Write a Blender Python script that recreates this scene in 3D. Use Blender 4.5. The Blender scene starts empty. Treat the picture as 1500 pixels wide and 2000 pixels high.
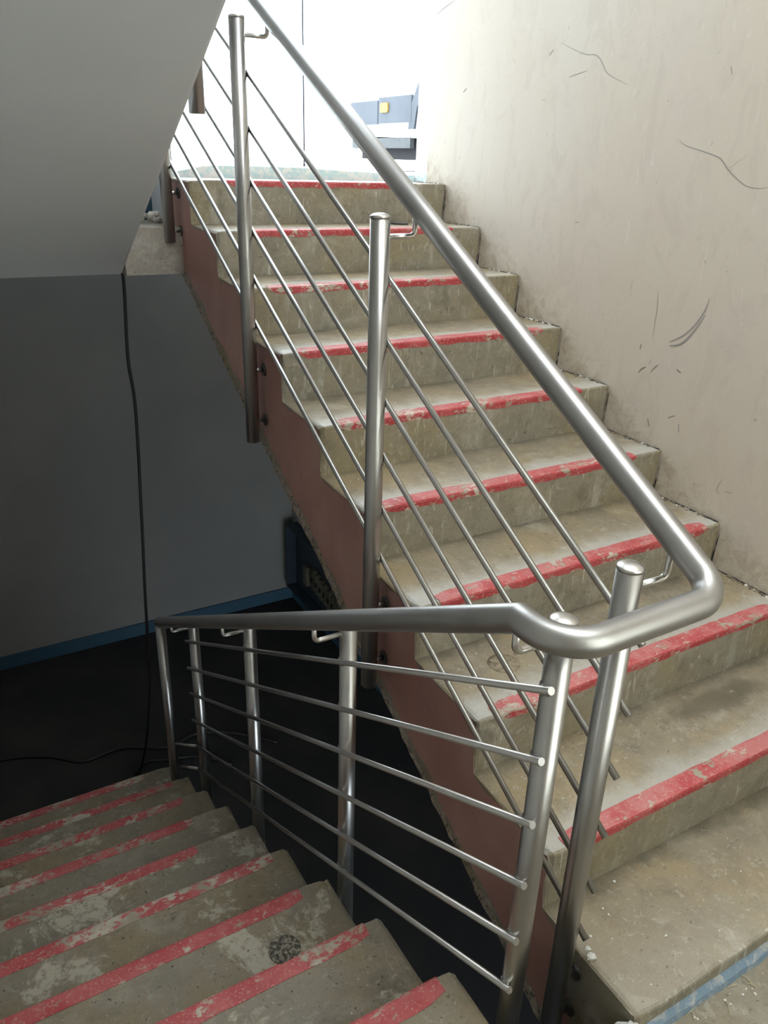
import bpy, bmesh, math, random
from mathutils import Vector, Matrix
random.seed(7)
S = bpy.context.scene
COL = S.collection

# ------------------------------------------------------------------ camera
cam_d = bpy.data.cameras.new('camera')
cam = bpy.data.objects.new('camera', cam_d)
COL.objects.link(cam)
YAW, PITCH, ROLL = 0.5381, -0.4173, 0.0314
_f = Vector((math.sin(YAW) * math.cos(PITCH), math.cos(YAW) * math.cos(PITCH), math.sin(PITCH)))
_r = Vector((math.cos(YAW), -math.sin(YAW), 0.0))
_u = _r.cross(_f)
_r2 = _r * math.cos(ROLL) + _u * math.sin(ROLL)
_u2 = _u * math.cos(ROLL) - _r * math.sin(ROLL)
cam.matrix_world = Matrix(((_r2.x, _u2.x, -_f.x, -1.0044), (_r2.y, _u2.y, -_f.y, -0.6143), (_r2.z, _u2.z, -_f.z, 1.5642), (0, 0, 0, 1)))
cam_d.sensor_fit = 'VERTICAL'
cam_d.sensor_height = 36.0
cam_d.lens = 1536.25 * 36.0 / 2000.0
cam_d.clip_start = 0.02
cam_d.clip_end = 300
S.camera = cam

# ------------------------------------------------------------------ sky and light
w = bpy.data.worlds.new('overcast_sky')
S.world = w
w.use_nodes = True
wn = w.node_tree.nodes
bg = wn['Background']
bg.inputs[0].default_value = (0.82, 0.925, 1.0, 1)
bg.inputs[1].default_value = 7.8


def area(name, loc, rot, sx, sy, power, col):
    d = bpy.data.lights.new(name, 'AREA')
    d.shape = 'RECTANGLE'
    d.size = sx
    d.size_y = sy
    d.energy = power
    d.color = col
    o = bpy.data.objects.new(name, d)
    o.location = loc
    o.rotation_euler = rot
    COL.objects.link(o)
    return o


# daylight coming down the stairwell from the storey above
area('stairwell_daylight', (0.35, 0.2, 4.3), (0, 0, 0), 1.3, 2.6, 26, (1.0, 0.91, 0.78))

S.view_settings.view_transform = 'Standard'
S.view_settings.look = 'None'
S.view_settings.exposure = 0.0
S.view_settings.gamma = 1.0
S.view_settings.use_curve_mapping = False
try:
    S.cycles.use_denoising = True
    S.cycles.max_bounces = 10
    S.cycles.diffuse_bounces = 6
    S.cycles.caustics_reflective = False
    S.cycles.caustics_refractive = False
except Exception:
    pass

# ------------------------------------------------------------------ dimensions (metres)
G, R, W, DS = 0.2909, 0.165, 1.203, 0.007          # up flight: going, riser, width, riser setback
XD, YD, ZD, GD, RD = -0.2407, -0.0025, 0.1187, 0.3137, 0.1746   # down flight
XL = -1.45                                          # left wall
ZF = -1.63                                          # lower floor
ZL = -0.06                                          # half landing
YB = 4.46                                           # lower back wall
SL = 0.571                                          # soffit slope


# ------------------------------------------------------------------ node helpers
class N:
    def __init__(s, name, rough=0.6, metal=0.0, spec=0.4):
        s.m = bpy.data.materials.new(name)
        s.m.use_nodes = True
        s.t = s.m.node_tree
        s.b = s.t.nodes['Principled BSDF']
        s.b.inputs['Roughness'].default_value = rough
        s.b.inputs['Metallic'].default_value = metal
        s.b.inputs['Specular IOR Level'].default_value = spec
        s.pos = s.t.nodes.new('ShaderNodeNewGeometry').outputs['Position']

    def link(s, a, b):
        s.t.links.new(a, b)

    def noise(s, scale, detail=4, rough=0.55, vec=None, dist=0.0, stretch=None):
        n = s.t.nodes.new('ShaderNodeTexNoise')
        n.inputs['Scale'].default_value = scale
        n.inputs['Detail'].default_value = detail
        n.inputs['Roughness'].default_value = rough
        n.inputs['Distortion'].default_value = dist
        v = vec or s.pos
        if stretch:
            mp = s.t.nodes.new('ShaderNodeMapping')
            mp.inputs['Scale'].default_value = stretch
            s.link(v, mp.inputs['Vector'])
            v = mp.outputs['Vector']
        s.link(v, n.inputs['Vector'])
        return n.outputs['Fac']

    def ramp(s, fac, a, b, ca=0.0, cb=1.0):
        n = s.t.nodes.new('ShaderNodeMapRange')
        n.interpolation_type = 'SMOOTHSTEP'
        n.inputs['From Min'].default_value = a
        n.inputs['From Max'].default_value = b
        n.inputs['To Min'].default_value = ca
        n.inputs['To Max'].default_value = cb
        s.link(fac, n.inputs['Value'])
        return n.outputs['Result']

    def mix(s, fac, a, b):
        n = s.t.nodes.new('ShaderNodeMix')
        n.data_type = 'RGBA'
        if isinstance(fac, float):
            n.inputs['Factor'].default_value = fac
        else:
            s.link(fac, n.inputs['Factor'])
        for k, v in (('A', a), ('B', b)):
            sock = [i for i in n.inputs if i.name == k and i.type == 'RGBA'][0]
            if isinstance(v, tuple):
                sock.default_value = (*v, 1)
            else:
                s.link(v, sock)
        return [o for o in n.outputs if o.type == 'RGBA'][0]

    def math(s, op, a, b=None):
        n = s.t.nodes.new('ShaderNodeMath')
        n.operation = op
        for i, v in enumerate((a, b)):
            if v is None:
                continue
            if isinstance(v, (int, float)):
                n.inputs[i].default_value = v
            else:
                s.link(v, n.inputs[i])
        return n.outputs[0]

    def xyz(s):
        n = s.t.nodes.new('ShaderNodeSeparateXYZ')
        s.link(s.pos, n.inputs[0])
        return n.outputs

    def color(s, c):
        if isinstance(c, tuple):
            s.b.inputs['Base Color'].default_value = (*c, 1)
        else:
            s.link(c, s.b.inputs['Base Color'])

    def rough(s, f):
        s.link(f, s.b.inputs['Roughness'])

    def bump(s, h, strength=0.3, dist=0.004):
        n = s.t.nodes.new('ShaderNodeBump')
        n.inputs['Strength'].default_value = strength
        n.inputs['Distance'].default_value = dist
        s.link(h, n.inputs['Height'])
        s.link(n.outputs['Normal'], s.b.inputs['Normal'])


def concrete_color(n, base=(0.262, 0.228, 0.170), pale=(0.43, 0.405, 0.345), dark=(0.10, 0.092, 0.066), warm=(0.27, 0.225, 0.14), pale_amt=0.75):
    c = n.mix(n.ramp(n.noise(3.1, 5), 0.42, 0.66), base, warm)
    c = n.mix(n.ramp(n.noise(5.3, 8, 0.62, dist=0.6), 0.52, 0.72, 0, pale_amt), c, pale)
    c = n.mix(n.ramp(n.noise(19, 6, 0.7, dist=1.2), 0.60, 0.72, 0, 0.55), c, pale)
    c = n.mix(n.ramp(n.noise(7.7, 7, 0.66), 0.56, 0.74, 0, 0.6), c, dark)
    c = n.mix(n.ramp(n.noise(60, 3, 0.6), 0.64, 0.72, 0, 0.8), c, dark)
    c = n.mix(n.ramp(n.noise(11.5, 9, 0.75, dist=0.4), 0.47, 0.60, 0, 0.35), c, tuple(v * 0.62 for v in base))
    c = n.mix(n.ramp(n.noise(38, 7, 0.75, dist=0.8), 0.56, 0.64, 0, 0.45), c, tuple(v * 1.08 for v in pale))
    c = n.mix(n.ramp(n.noise(210, 3, 0.7), 0.45, 0.75, 0, 0.3), c, dark)
    return c


def make_concrete(name, rough=(0.36, 0.6), **kw):
    n = N(name, spec=0.45)
    n.color(concrete_color(n, **kw))
    n.rough(n.ramp(n.noise(6, 6), 0.35, 0.65, rough[0], rough[1]))
    n.bump(n.math('ADD', n.noise(22, 8, 0.65), n.math('MULTIPLY', n.noise(120, 3), 0.35)), 0.35, 0.006)
    return n.m


M = {}
n = N('down_tread_concrete', spec=0.4)
c = concrete_color(n, base=(0.235, 0.205, 0.155), dark=(0.085, 0.074, 0.054), pale=(0.36, 0.33, 0.27), warm=(0.25, 0.20, 0.125))
brk = n.ramp(n.noise(48, 5, 0.7), 0.36, 0.52, 0.15, 1)
c = n.mix(n.math('MULTIPLY', n.ramp(n.noise(4.3, 8, 0.72, dist=0.5), 0.555, 0.61, 0, 0.9), brk), c, (0.44, 0.405, 0.32))
c = n.mix(n.ramp(n.noise(80, 2, 0.5), 0.70, 0.75, 0, 0.9), c, (0.03, 0.027, 0.02))
n.color(c)
n.rough(n.ramp(n.noise(6, 6), 0.35, 0.65, 0.42, 0.62))
n.bump(n.math('ADD', n.noise(22, 8, 0.65), n.math('MULTIPLY', n.noise(120, 3), 0.35)), 0.3, 0.005)
M['tread_down'] = n.m
n = N('worn_tread_concrete', spec=0.5)
c = concrete_color(n, base=(0.268, 0.226, 0.162), pale=(0.42, 0.385, 0.315), warm=(0.30, 0.235, 0.138), pale_amt=0.7)
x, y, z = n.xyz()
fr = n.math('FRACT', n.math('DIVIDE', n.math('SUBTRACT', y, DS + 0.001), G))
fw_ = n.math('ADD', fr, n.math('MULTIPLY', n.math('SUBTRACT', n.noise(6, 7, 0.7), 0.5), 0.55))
c = n.mix(n.math('MULTIPLY', n.ramp(fw_, 0.10, 0.42, 0.72, 0), n.ramp(y, 0.22, 0.34, 0.15, 1)), c, (0.43, 0.415, 0.375))  # paler towards each nosing, fainter on the first step
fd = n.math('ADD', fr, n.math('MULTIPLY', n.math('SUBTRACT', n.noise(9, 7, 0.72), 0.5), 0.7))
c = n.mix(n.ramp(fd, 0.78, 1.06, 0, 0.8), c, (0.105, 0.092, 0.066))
# damp dirty patch on the second tread, towards the wall
dx, dy = n.math('DIVIDE', n.math('SUBTRACT', x, 0.80), 0.20), n.math('DIVIDE', n.math('SUBTRACT', y, 0.50), 0.055)
dd = n.math('ADD', n.math('SQRT', n.math('ADD', n.math('MULTIPLY', dx, dx), n.math('MULTIPLY', dy, dy))), n.math('MULTIPLY', n.math('SUBTRACT', n.noise(14, 6, 0.7), 0.5), 1.6))
c = n.mix(n.ramp(dd, 0.5, 1.2, 0.75, 0), c, (0.115, 0.098, 0.066))
c = n.mix(n.ramp(n.noise(95, 3, 0.6), 0.67, 0.74, 0, 0.8), c, (0.075, 0.068, 0.05))
c = n.mix(n.ramp(n.noise(42, 5, 0.65, dist=1.4, stretch=(0.5, 1.2, 1)), 0.63, 0.70, 0, 0.6), c, (0.46, 0.43, 0.36))
n.color(c)
n.rough(n.ramp(n.noise(6, 6), 0.35, 0.65, 0.36, 0.56))
n.bump(n.math('ADD', n.noise(22, 8, 0.65), n.math('MULTIPLY', n.noise(120, 3), 0.35)), 0.3, 0.005)
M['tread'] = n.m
n = N('riser_concrete', 0.7)
c = concrete_color(n, base=(0.252, 0.226, 0.172), pale=(0.42, 0.385, 0.32))
c = n.mix(n.ramp(n.noise(9, 6, 0.62, stretch=(2.4, 1, 0.35)), 0.55, 0.72, 0, 0.55), c, (0.42, 0.40, 0.34))
c = n.mix(n.ramp(n.noise(30, 5, 0.6, stretch=(1.6, 1, 0.25), dist=1.0), 0.61, 0.69, 0, 0.8), c, (0.47, 0.44, 0.37))
c = n.mix(n.ramp(n.noise(11, 6, 0.7, stretch=(1, 1, 0.6)), 0.55, 0.75, 0, 0.6), c, (0.12, 0.108, 0.08))
n.color(c)
n.bump(n.noise(30, 8, 0.62), 0.4, 0.005)
M['riser'] = n.m
n = N('rough_concrete', 0.85)
c = concrete_color(n, base=(0.30, 0.245, 0.20), pale=(0.5, 0.45, 0.39))
n.color(n.mix(n.ramp(n.noise(75, 6, 0.7, dist=1.0), 0.50, 0.60, 0, 0.85), c, (0.06, 0.05, 0.04)))
n.bump(n.noise(75, 6, 0.7), 0.9, 0.008)
M['rough'] = n.m
M['beam'] = make_concrete('pale_plastered_concrete', (0.75, 0.95), base=(0.38, 0.345, 0.30), pale=(0.50, 0.47, 0.42), warm=(0.38, 0.33, 0.27))
M['landing'] = make_concrete('dusty_concrete', (0.7, 0.9), base=(0.235, 0.208, 0.158), pale=(0.37, 0.34, 0.28), warm=(0.25, 0.21, 0.145))


def make_red(name, lo, hi, top_light_amt):
    n = N(name, 0.5)
    cc = n.mix(n.ramp(n.noise(10, 5), 0.4, 0.6), (0.30, 0.27, 0.205), (0.46, 0.425, 0.345))
    wear = n.math('ADD', n.math('MULTIPLY', n.noise(7, 6, 0.7, dist=0.8), 0.6), n.math('MULTIPLY', n.noise(55, 5, 0.7, stretch=(0.6, 1.3, 1)), 0.4))
    red = n.mix(n.ramp(n.noise(16, 6), 0.4, 0.7), (0.36, 0.040, 0.046), (0.43, 0.080, 0.082))
    red = n.mix(n.ramp(n.noise(140, 3, 0.6), 0.55, 0.66, 0, 0.8), red, (0.46, 0.24, 0.21))
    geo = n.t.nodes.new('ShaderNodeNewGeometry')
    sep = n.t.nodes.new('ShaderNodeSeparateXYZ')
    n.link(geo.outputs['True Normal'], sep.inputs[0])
    top_light = n.math('MULTIPLY', n.ramp(sep.outputs[2], 0.5, 0.9), n.ramp(n.noise(11, 7, 0.75), 0.38, 0.62, 0.05, top_light_amt))  # light on the band's upper face, put into the colour as a pinker red
    red = n.mix(top_light, red, (0.50, 0.235, 0.215))
    n.color(n.mix(n.ramp(wear, lo, hi), red, cc))
    n.bump(n.noise(40, 6), 0.15, 0.002)
    return n.m


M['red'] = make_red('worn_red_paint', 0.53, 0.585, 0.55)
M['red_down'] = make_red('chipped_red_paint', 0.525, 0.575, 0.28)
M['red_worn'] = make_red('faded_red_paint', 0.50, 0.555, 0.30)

def make_maroon(name, on_step):
    global n, x, y, z, c
    n = N(name, 0.55)
    x, y, z = n.xyz()
    c = n.mix(n.ramp(n.noise(3, 5), 0.35, 0.7), (0.36, 0.185, 0.160), (0.44, 0.26, 0.225))
    c = n.mix(n.ramp(n.noise(2.2, 5, 0.6, stretch=(1, 2.5, 0.7)), 0.55, 0.75, 0, 0.6), c, (0.46, 0.19, 0.165))
    c = n.mix(n.ramp(n.noise(24, 5, 0.6, stretch=(1, 3.2, 0.6), dist=1.5), 0.685, 0.74, 0, 0.7), c, (0.48, 0.40, 0.35))
    # bare concrete where the paint never reached: first step and the lower edge of the stringer
    edge = n.math('SUBTRACT', z, n.math('SUBTRACT', n.math('MULTIPLY', y, SL), 0.482))
    edge = n.math('SUBTRACT', edge, n.math('MULTIPLY', n.noise(8, 6, 0.65), 0.10))
    bare = n.ramp(edge, -0.012, -0.002, 1, 0)
    first = n.ramp(n.math('ADD', n.math('ADD', y, n.math('MULTIPLY', z, -0.25)), n.math('MULTIPLY', n.noise(9, 4), 0.03)), 0.232, 0.242, 1, 0)
    bare = n.math('MAXIMUM', bare, first)
    # thin unpainted band following the tread edges
    if on_step:
        fr = n.math('FRACT', n.math('DIVIDE', z, R))
        lift = n.math('ADD', fr, n.math('MULTIPLY', n.noise(14, 5), 0.16))
        bare = n.math('MAXIMUM', bare, n.ramp(lift, 0.985, 1.02, 0, 1))
    n.color(n.mix(bare, c, concrete_color(n, base=(0.235, 0.215, 0.175))))
    n.bump(n.math('ADD', n.noise(26, 6), n.math('MULTIPLY', n.math('MULTIPLY', bare, n.noise(70, 6)), 1.2)), 0.35, 0.006)
    return n.m


M['maroon'] = make_maroon('maroon_paint', False)
M['maroon_step'] = make_maroon('maroon_paint_step', True)

n = N('cream_wall_paint', 0.62, spec=0.3)
x, y, z = n.xyz()
c = n.mix(n.ramp(n.noise(1.3, 4), 0.35, 0.7), (0.60, 0.535, 0.445), (0.63, 0.58, 0.50))
c = n.mix(n.ramp(n.noise(2.6, 5), 0.5, 0.75, 0, 0.5), c, (0.57, 0.49, 0.44))
c = n.mix(n.ramp(n.noise(14, 5, 0.55, stretch=(1, 1.4, 0.5), dist=1.3), 0.66, 0.72, 0, 0.35), c, (0.68, 0.65, 0.59))
c = n.mix(n.ramp(n.noise(33, 4, 0.6), 0.69, 0.75, 0, 0.6), c, (0.30, 0.26, 0.22))
c = n.mix(n.ramp(n.noise(6, 8, 0.7, stretch=(1, 1.2, 0.6), dist=1.6), 0.50, 0.62, 0, 0.28), c, (0.50, 0.44, 0.37))
c = n.mix(n.ramp(n.noise(26, 6, 0.6, stretch=(1, 1.6, 0.35), dist=2.0), 0.63, 0.68, 0, 0.35), c, (0.70, 0.66, 0.58))
# scuffed, dirty band just above the line of the steps
near = n.math('SUBTRACT', z, n.math('MULTIPLY', y, R / G))
band = n.ramp(n.math('ADD', near, n.math('MULTIPLY', n.noise(5, 6, 0.65), 0.30)), 0.08, 0.26, 1, 0)
dirt = n.ramp(n.noise(21, 7, 0.72, dist=0.8), 0.42, 0.66, 0, 0.75)
c = n.mix(n.math('MULTIPLY', band, dirt), c, (0.40, 0.32, 0.24))
n.color(c)
n.bump(n.math('ADD', n.noise(9, 5), n.math('MULTIPLY', n.noise(70, 4), 0.2)), 0.18, 0.008)
M['wall'] = n.m

n = N('grey_white_plaster', 0.75, spec=0.25)
n.color(n.mix(n.ramp(n.noise(1.7, 4), 0.35, 0.7), (0.64, 0.665, 0.69), (0.69, 0.71, 0.73)))
n.bump(n.noise(6, 4), 0.1, 0.006)
M['plaster'] = n.m
n = N('white_ceiling_paint', 0.8, spec=0.2)
n.color(n.mix(n.ramp(n.noise(2, 4), 0.4, 0.7), (0.72, 0.70, 0.67), (0.68, 0.66, 0.63)))
M['ceiling'] = n.m
n = N('lower_room_paint', 0.75, spec=0.25)
n.color(n.mix(n.ramp(n.noise(1.2, 4), 0.35, 0.7), (0.215, 0.21, 0.205), (0.25, 0.24, 0.23)))
n.bump(n.noise(7, 4), 0.1, 0.006)
M['lower'] = n.m
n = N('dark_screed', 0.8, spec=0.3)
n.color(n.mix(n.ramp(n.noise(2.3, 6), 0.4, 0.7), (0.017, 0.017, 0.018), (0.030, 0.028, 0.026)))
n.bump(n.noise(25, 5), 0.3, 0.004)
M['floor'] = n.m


def make_blue(name, col, chips, lo, hi):
    n = N(name, 0.55)
    n.color(n.mix(n.ramp(n.noise(26, 7, 0.7, dist=0.7), lo, hi), col, chips))
    n.bump(n.noise(30, 5), 0.3, 0.004)
    return n.m


M['blue'] = make_blue('blue_skirting_paint', (0.032, 0.080, 0.125), (0.075, 0.115, 0.145), 0.6, 0.7)
M['blue_dust'] = make_blue('dusty_blue_paint', (0.165, 0.235, 0.30), (0.34, 0.35, 0.34), 0.47, 0.62)
M['blue_pale'] = make_blue('peeling_pale_blue_paint', (0.58, 0.76, 0.80), (0.84, 0.86, 0.85), 0.42, 0.58)


def make_steel(name, base, rough, stretch):
    n = N(name, rough, 1.0, 0.5)
    n.color(n.mix(n.ramp(n.noise(9, 4), 0.35, 0.7), base, tuple(v * 0.92 for v in base)))
    n.rough(n.ramp(n.noise(6, 3), 0.3, 0.7, rough - 0.02, rough + 0.03))
    return n.m


M['steel'] = make_steel('brushed_stainless_steel', (0.43, 0.42, 0.405), 0.30, (1, 1, 0.06))
M['steel_rail'] = make_steel('satin_stainless_tube', (0.40, 0.39, 0.375), 0.38, (1, 0.1, 0.1))
M['cap'] = make_steel('polished_steel_cap', (0.62, 0.60, 0.57), 0.3, (1, 1, 1))


def flat(name, col, rough=0.6, metal=0.0, alt=None, scale=12, spec=0.4):
    n = N(name, rough, metal, spec)
    n.color(n.mix(n.ramp(n.noise(scale, 4), 0.4, 0.65), col, alt or tuple(v * 0.85 for v in col)))
    return n.m


M['gasket'] = flat('dark_steel_disc', (0.14, 0.14, 0.135), 0.4, 0.8)
M['black'] = flat('black_rubber', (0.012, 0.012, 0.014), 0.5)
M['scuff'] = flat('grey_scuff', (0.33, 0.31, 0.285), 0.7)
M['scuff_dark'] = flat('dark_scuff', (0.20, 0.175, 0.15), 0.7)
M['scuff_pale'] = flat('pale_scratch', (0.66, 0.60, 0.46), 0.7)
M['crack'] = flat('dark_joint', (0.02, 0.018, 0.016), 0.9)
M['gravel'] = flat('broken_aggregate', (0.035, 0.032, 0.025), 0.8, alt=(0.22, 0.20, 0.155), scale=110)
M['patch'] = flat('dark_stain', (0.26, 0.215, 0.15), 0.7, alt=(0.15, 0.115, 0.07), scale=70)
M['mortar'] = flat('white_mortar', (0.66, 0.64, 0.59), 0.85, scale=40)
M['straw'] = flat('dry_straw', (0.50, 0.43, 0.27), 0.7)
M['van'] = flat('white_van_paint', (0.82, 0.83, 0.84), 0.3, scale=2)
M['van_grey'] = flat('grey_van_cladding', (0.085, 0.096, 0.115), 0.5, scale=3, spec=0.2)
M['van_sill'] = flat('grey_van_sill', (0.085, 0.09, 0.094), 0.5, spec=0.2)
M['amber'] = flat('amber_lens', (0.34, 0.20, 0.03), 0.4)
M['tyre'] = flat('tyre_rubber', (0.03, 0.03, 0.034), 0.8)
M['glass_dark'] = flat('dark_van_glass', (0.03, 0.04, 0.05), 0.08)
M['yard'] = flat('pale_yard_paving', (0.62, 0.61, 0.58), 0.85)
M['facade'] = flat('white_facade', (0.78, 0.78, 0.76), 0.8)
M['frame_white'] = flat('white_door_frame', (0.80, 0.84, 0.85), 0.5)
M['panel_blue'] = flat('dark_blue_enclosure', (0.022, 0.036, 0.05), 0.5)
M['breaker'] = flat('cream_breaker', (0.13, 0.12, 0.085), 0.5)
M['pole'] = flat('grey_pole', (0.03, 0.03, 0.034), 0.7, spec=0.1)


# ------------------------------------------------------------------ mesh helpers
class MB:
    def __init__(s):
        s.v, s.f, s.mi, s.sm = [], [], [], []

    def add(s, verts, faces, mi=0, smooth=False):
        o = len(s.v)
        s.v += [tuple(v) for v in verts]
        s.f += [tuple(i + o for i in f) for f in faces]
        s.mi += [mi] * len(faces) if isinstance(mi, int) else list(mi)
        s.sm += [smooth] * len(faces)
        return s

    def box(s, a, b, mi=0):
        (x0, y0, z0), (x1, y1, z1) = a, b
        v = [(x, y, z) for x in (x0, x1) for y in (y0, y1) for z in (z0, z1)]
        f = [(0, 1, 3, 2), (4, 6, 7, 5), (0, 4, 5, 1), (2, 3, 7, 6), (0, 2, 6, 4), (1, 5, 7, 3)]
        return s.add(v, f, mi)

    def prism_x(s, poly, x0, x1, mi=0):
        n = len(poly)
        v = [(x0, y, z) for y, z in poly] + [(x1, y, z) for y, z in poly]
        f = [tuple(range(n)), tuple(range(2 * n - 1, n - 1, -1))]
        f += [(i, i + n, (i + 1) % n + n, (i + 1) % n) for i in range(n)]
        return s.add(v, f, mi)

    def tube(s, pts, r, sides=20, mi=0, caps=True):
        pts = [Vector(p) for p in pts]
        d = [(pts[i + 1] - pts[i]).normalized() for i in range(len(pts) - 1)]
        a = d[0].cross(Vector((0, 0, 1)))
        if a.length < 1e-4:
            a = Vector((1, 0, 0))
        a.normalize()
        b = d[0].cross(a)
        ring = [pts[0] + (a * math.cos(t) + b * math.sin(t)) * r for t in [2 * math.pi * k / sides for k in range(sides)]]
        rings = [ring]
        for i in range(1, len(pts)):
            nrm = d[i - 1] if i == len(pts) - 1 else (d[i - 1] + d[i]).normalized()
            ring = [p + d[i - 1] * ((pts[i] - p).dot(nrm) / d[i - 1].dot(nrm)) for p in ring]
            rings.append(ring)
        v = [p for q in rings for p in q]
        f = []
        for i in range(len(rings) - 1):
            for k in range(sides):
                k2 = (k + 1) % sides
                f.append((i * sides + k, i * sides + k2, (i + 1) * sides + k2, (i + 1) * sides + k))
        s.add(v, f, mi, True)
        if caps:
            s.add(rings[0], [tuple(range(sides))], mi)
            s.add(rings[-1], [tuple(range(sides - 1, -1, -1))], mi)
        return s

    def lathe_z(s, c, prof, sides=24, mi=0, smooth=True):
        v, f = [], []
        for r, z in prof:
            v += [(c[0] + r * math.cos(2 * math.pi * k / sides), c[1] + r * math.sin(2 * math.pi * k / sides), c[2] + z) for k in range(sides)]
        for i in range(len(prof) - 1):
            for k in range(sides):
                k2 = (k + 1) % sides
                f.append((i * sides + k, i * sides + k2, (i + 1) * sides + k2, (i + 1) * sides + k))
        f.append(tuple(range(sides - 1, -1, -1)))
        n0 = (len(prof) - 1) * sides
        f.append(tuple(range(n0, n0 + sides)))
        return s.add(v, f, mi, smooth)

    def disc_x(s, x0, x1, y, z, r, sides=20, mi=0):
        v = [(x, y + r * math.cos(2 * math.pi * k / sides), z + r * math.sin(2 * math.pi * k / sides)) for x in (x0, x1) for k in range(sides)]
        f = [tuple(range(sides)), tuple(range(2 * sides - 1, sides - 1, -1))]
        f += [(k, (k + 1) % sides, (k + 1) % sides + sides, k + sides) for k in range(sides)]
        return s.add(v, f, mi)

    def lump(s, c, r, seed, flatz=0.6, mi=0):
        rnd = random.Random(seed)
        bm = bmesh.new()
        bmesh.ops.create_icosphere(bm, subdivisions=1, radius=1.0)
        vs = []
        for q in bm.verts:
            k = r * rnd.uniform(0.65, 1.15)
            vs.append((c[0] + q.co.x * k, c[1] + q.co.y * k, c[2] + q.co.z * k * flatz))
        fs = [tuple(q.index for q in f.verts) for f in bm.faces]
        bm.free()
        return s.add(vs, fs, mi)

    def build(s, name, mats, parent=None, kind=None, origin=None, fix=True):
        me = bpy.data.meshes.new(name)
        o0 = Vector(origin) if origin else Vector((0, 0, 0))
        me.from_pydata([tuple(Vector(v) - o0) for v in s.v], [], s.f)
        for m in (mats if isinstance(mats, list) else [mats]):
            me.materials.append(m)
        me.polygons.foreach_set('material_index', s.mi)
        me.polygons.foreach_set('use_smooth', s.sm)
        if fix:
            bm = bmesh.new()
            bm.from_mesh(me)
            bmesh.ops.remove_doubles(bm, verts=bm.verts, dist=1e-6)
            bmesh.ops.recalc_face_normals(bm, faces=bm.faces)
            bm.to_mesh(me)
            bm.free()
        me.update()
        o = bpy.data.objects.new(name, me)
        COL.objects.link(o)
        o.location = o0
        if parent is not None:
            o.parent = parent
            par = Vector((0, 0, 0))
            q = parent
            while q is not None:
                par += q.location
                q = q.parent
            o.location = o0 - par
        if kind:
            o['kind'] = kind
        return o


def thing(name, label, cat, loc=(0, 0, 0), group=None):
    o = bpy.data.objects.new(name, None)
    o.empty_display_size = 0.1
    COL.objects.link(o)
    o.location = loc
    return tag(o, label, cat, group)


def tag(o, label, cat, group=None):
    o['label'] = label
    o['category'] = cat
    if group:
        o['group'] = group
    return o


def arc_bend(p, c, q, r, n=10):
    """points of the fillet of radius r between segments p-c and c-q"""
    p, c, q = Vector(p), Vector(c), Vector(q)
    u, v = (p - c).normalized(), (q - c).normalized()
    ang = u.angle(v)
    t = r / math.tan(ang / 2)
    cen = c + (u + v).normalized() * (r / math.sin(ang / 2))
    a, b = c + u * t - cen, c + v * t - cen
    tot = a.angle(b)
    out = []
    for i in range(n + 1):
        k = i / n
        out.append(cen + (a * math.sin((1 - k) * tot) + b * math.sin(k * tot)) / math.sin(tot))
    return out


# ================================================================== SETTING
def wall(name, a, b, mats='wall'):
    return MB().box(a, b).build(name, M[mats], kind='structure')


# right wall: full height beside the flight, with the lower room's wall beneath the upper landing
MB().prism_x([(-1.6, -0.3), (-0.05, -0.3), (YB + 0.1, -0.3), (YB + 0.1, 1.10), (2.79, 1.10), (2.79, 4.3), (-1.6, 4.3)], W, W + 0.2).build('wall_right', M['wall'], kind='structure')
wall('wall_right.001', (W, -1.6, ZF - 0.1), (W + 0.2, YB + 0.1, -0.3), 'lower')
wall('wall_left', (XL - 0.2, -1.6, ZF - 0.1), (XL, YB + 0.1, 4.3), 'plaster')
wall('wall_back', (XL, YB, ZF - 0.1), (W, YB + 0.12, 1.12), 'lower')
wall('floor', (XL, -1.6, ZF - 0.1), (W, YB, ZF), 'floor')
MB().box((XL, -1.6, ZL - 0.18), (W, 0.0, ZL)).box((XL, -0.25, -0.45), (W, 0.0, ZL - 0.18)).build('floor.001', M['landing'], kind='structure')
wall('baseboard_back', (XL, YB - 0.016, ZF), (W, YB, ZF + 0.095), 'blue')
wall('baseboard_right', (W - 0.016, 0.5, ZF), (W, YB - 0.016, ZF + 0.095), 'blue')
# front wall (behind the photographer) with its landing window
fw = MB()
fw.box((XL, -1.6, -0.3), (W, -1.45, 0.7)).box((XL, -1.6, 2.6), (W, -1.45, 4.3))
fw.box((XL, -1.6, 0.7), (-0.4, -1.45, 2.6)).box((1.1, -1.6, 0.7), (W, -1.45, 2.6))
fw.build('wall_front', M['wall'], kind='structure')
wf = MB()
wf.box((-0.4, -1.57, 0.7), (1.1, -1.49, 0.75)).box((-0.4, -1.57, 2.55), (1.1, -1.49, 2.6))
for xx in (-0.4, 0.325, 1.05):
    wf.box((xx, -1.57, 0.75), (xx + 0.05, -1.49, 2.55))
w1 = wf.build('window_1', M['frame_white'], kind='structure')
fm = bpy.data.materials.new('dusty_frosted_pane')  # unseen diffusing pane, added to dim and spread the sky light
fm.use_nodes = True
fm.node_tree.nodes.remove(fm.node_tree.nodes['Principled BSDF'])
ft = fm.node_tree.nodes.new('ShaderNodeBsdfTranslucent')
ft.inputs[0].default_value = (0.80, 0.775, 0.72, 1)
fm.node_tree.links.new(ft.outputs[0], fm.node_tree.nodes['Material Output'].inputs['Surface'])
for xa, xb_ in ((-0.35, 0.325), (0.375, 1.05)):
    MB().box((xa, -1.532, 0.75), (xb_, -1.528, 2.55)).build('pane', fm, w1)
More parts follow.
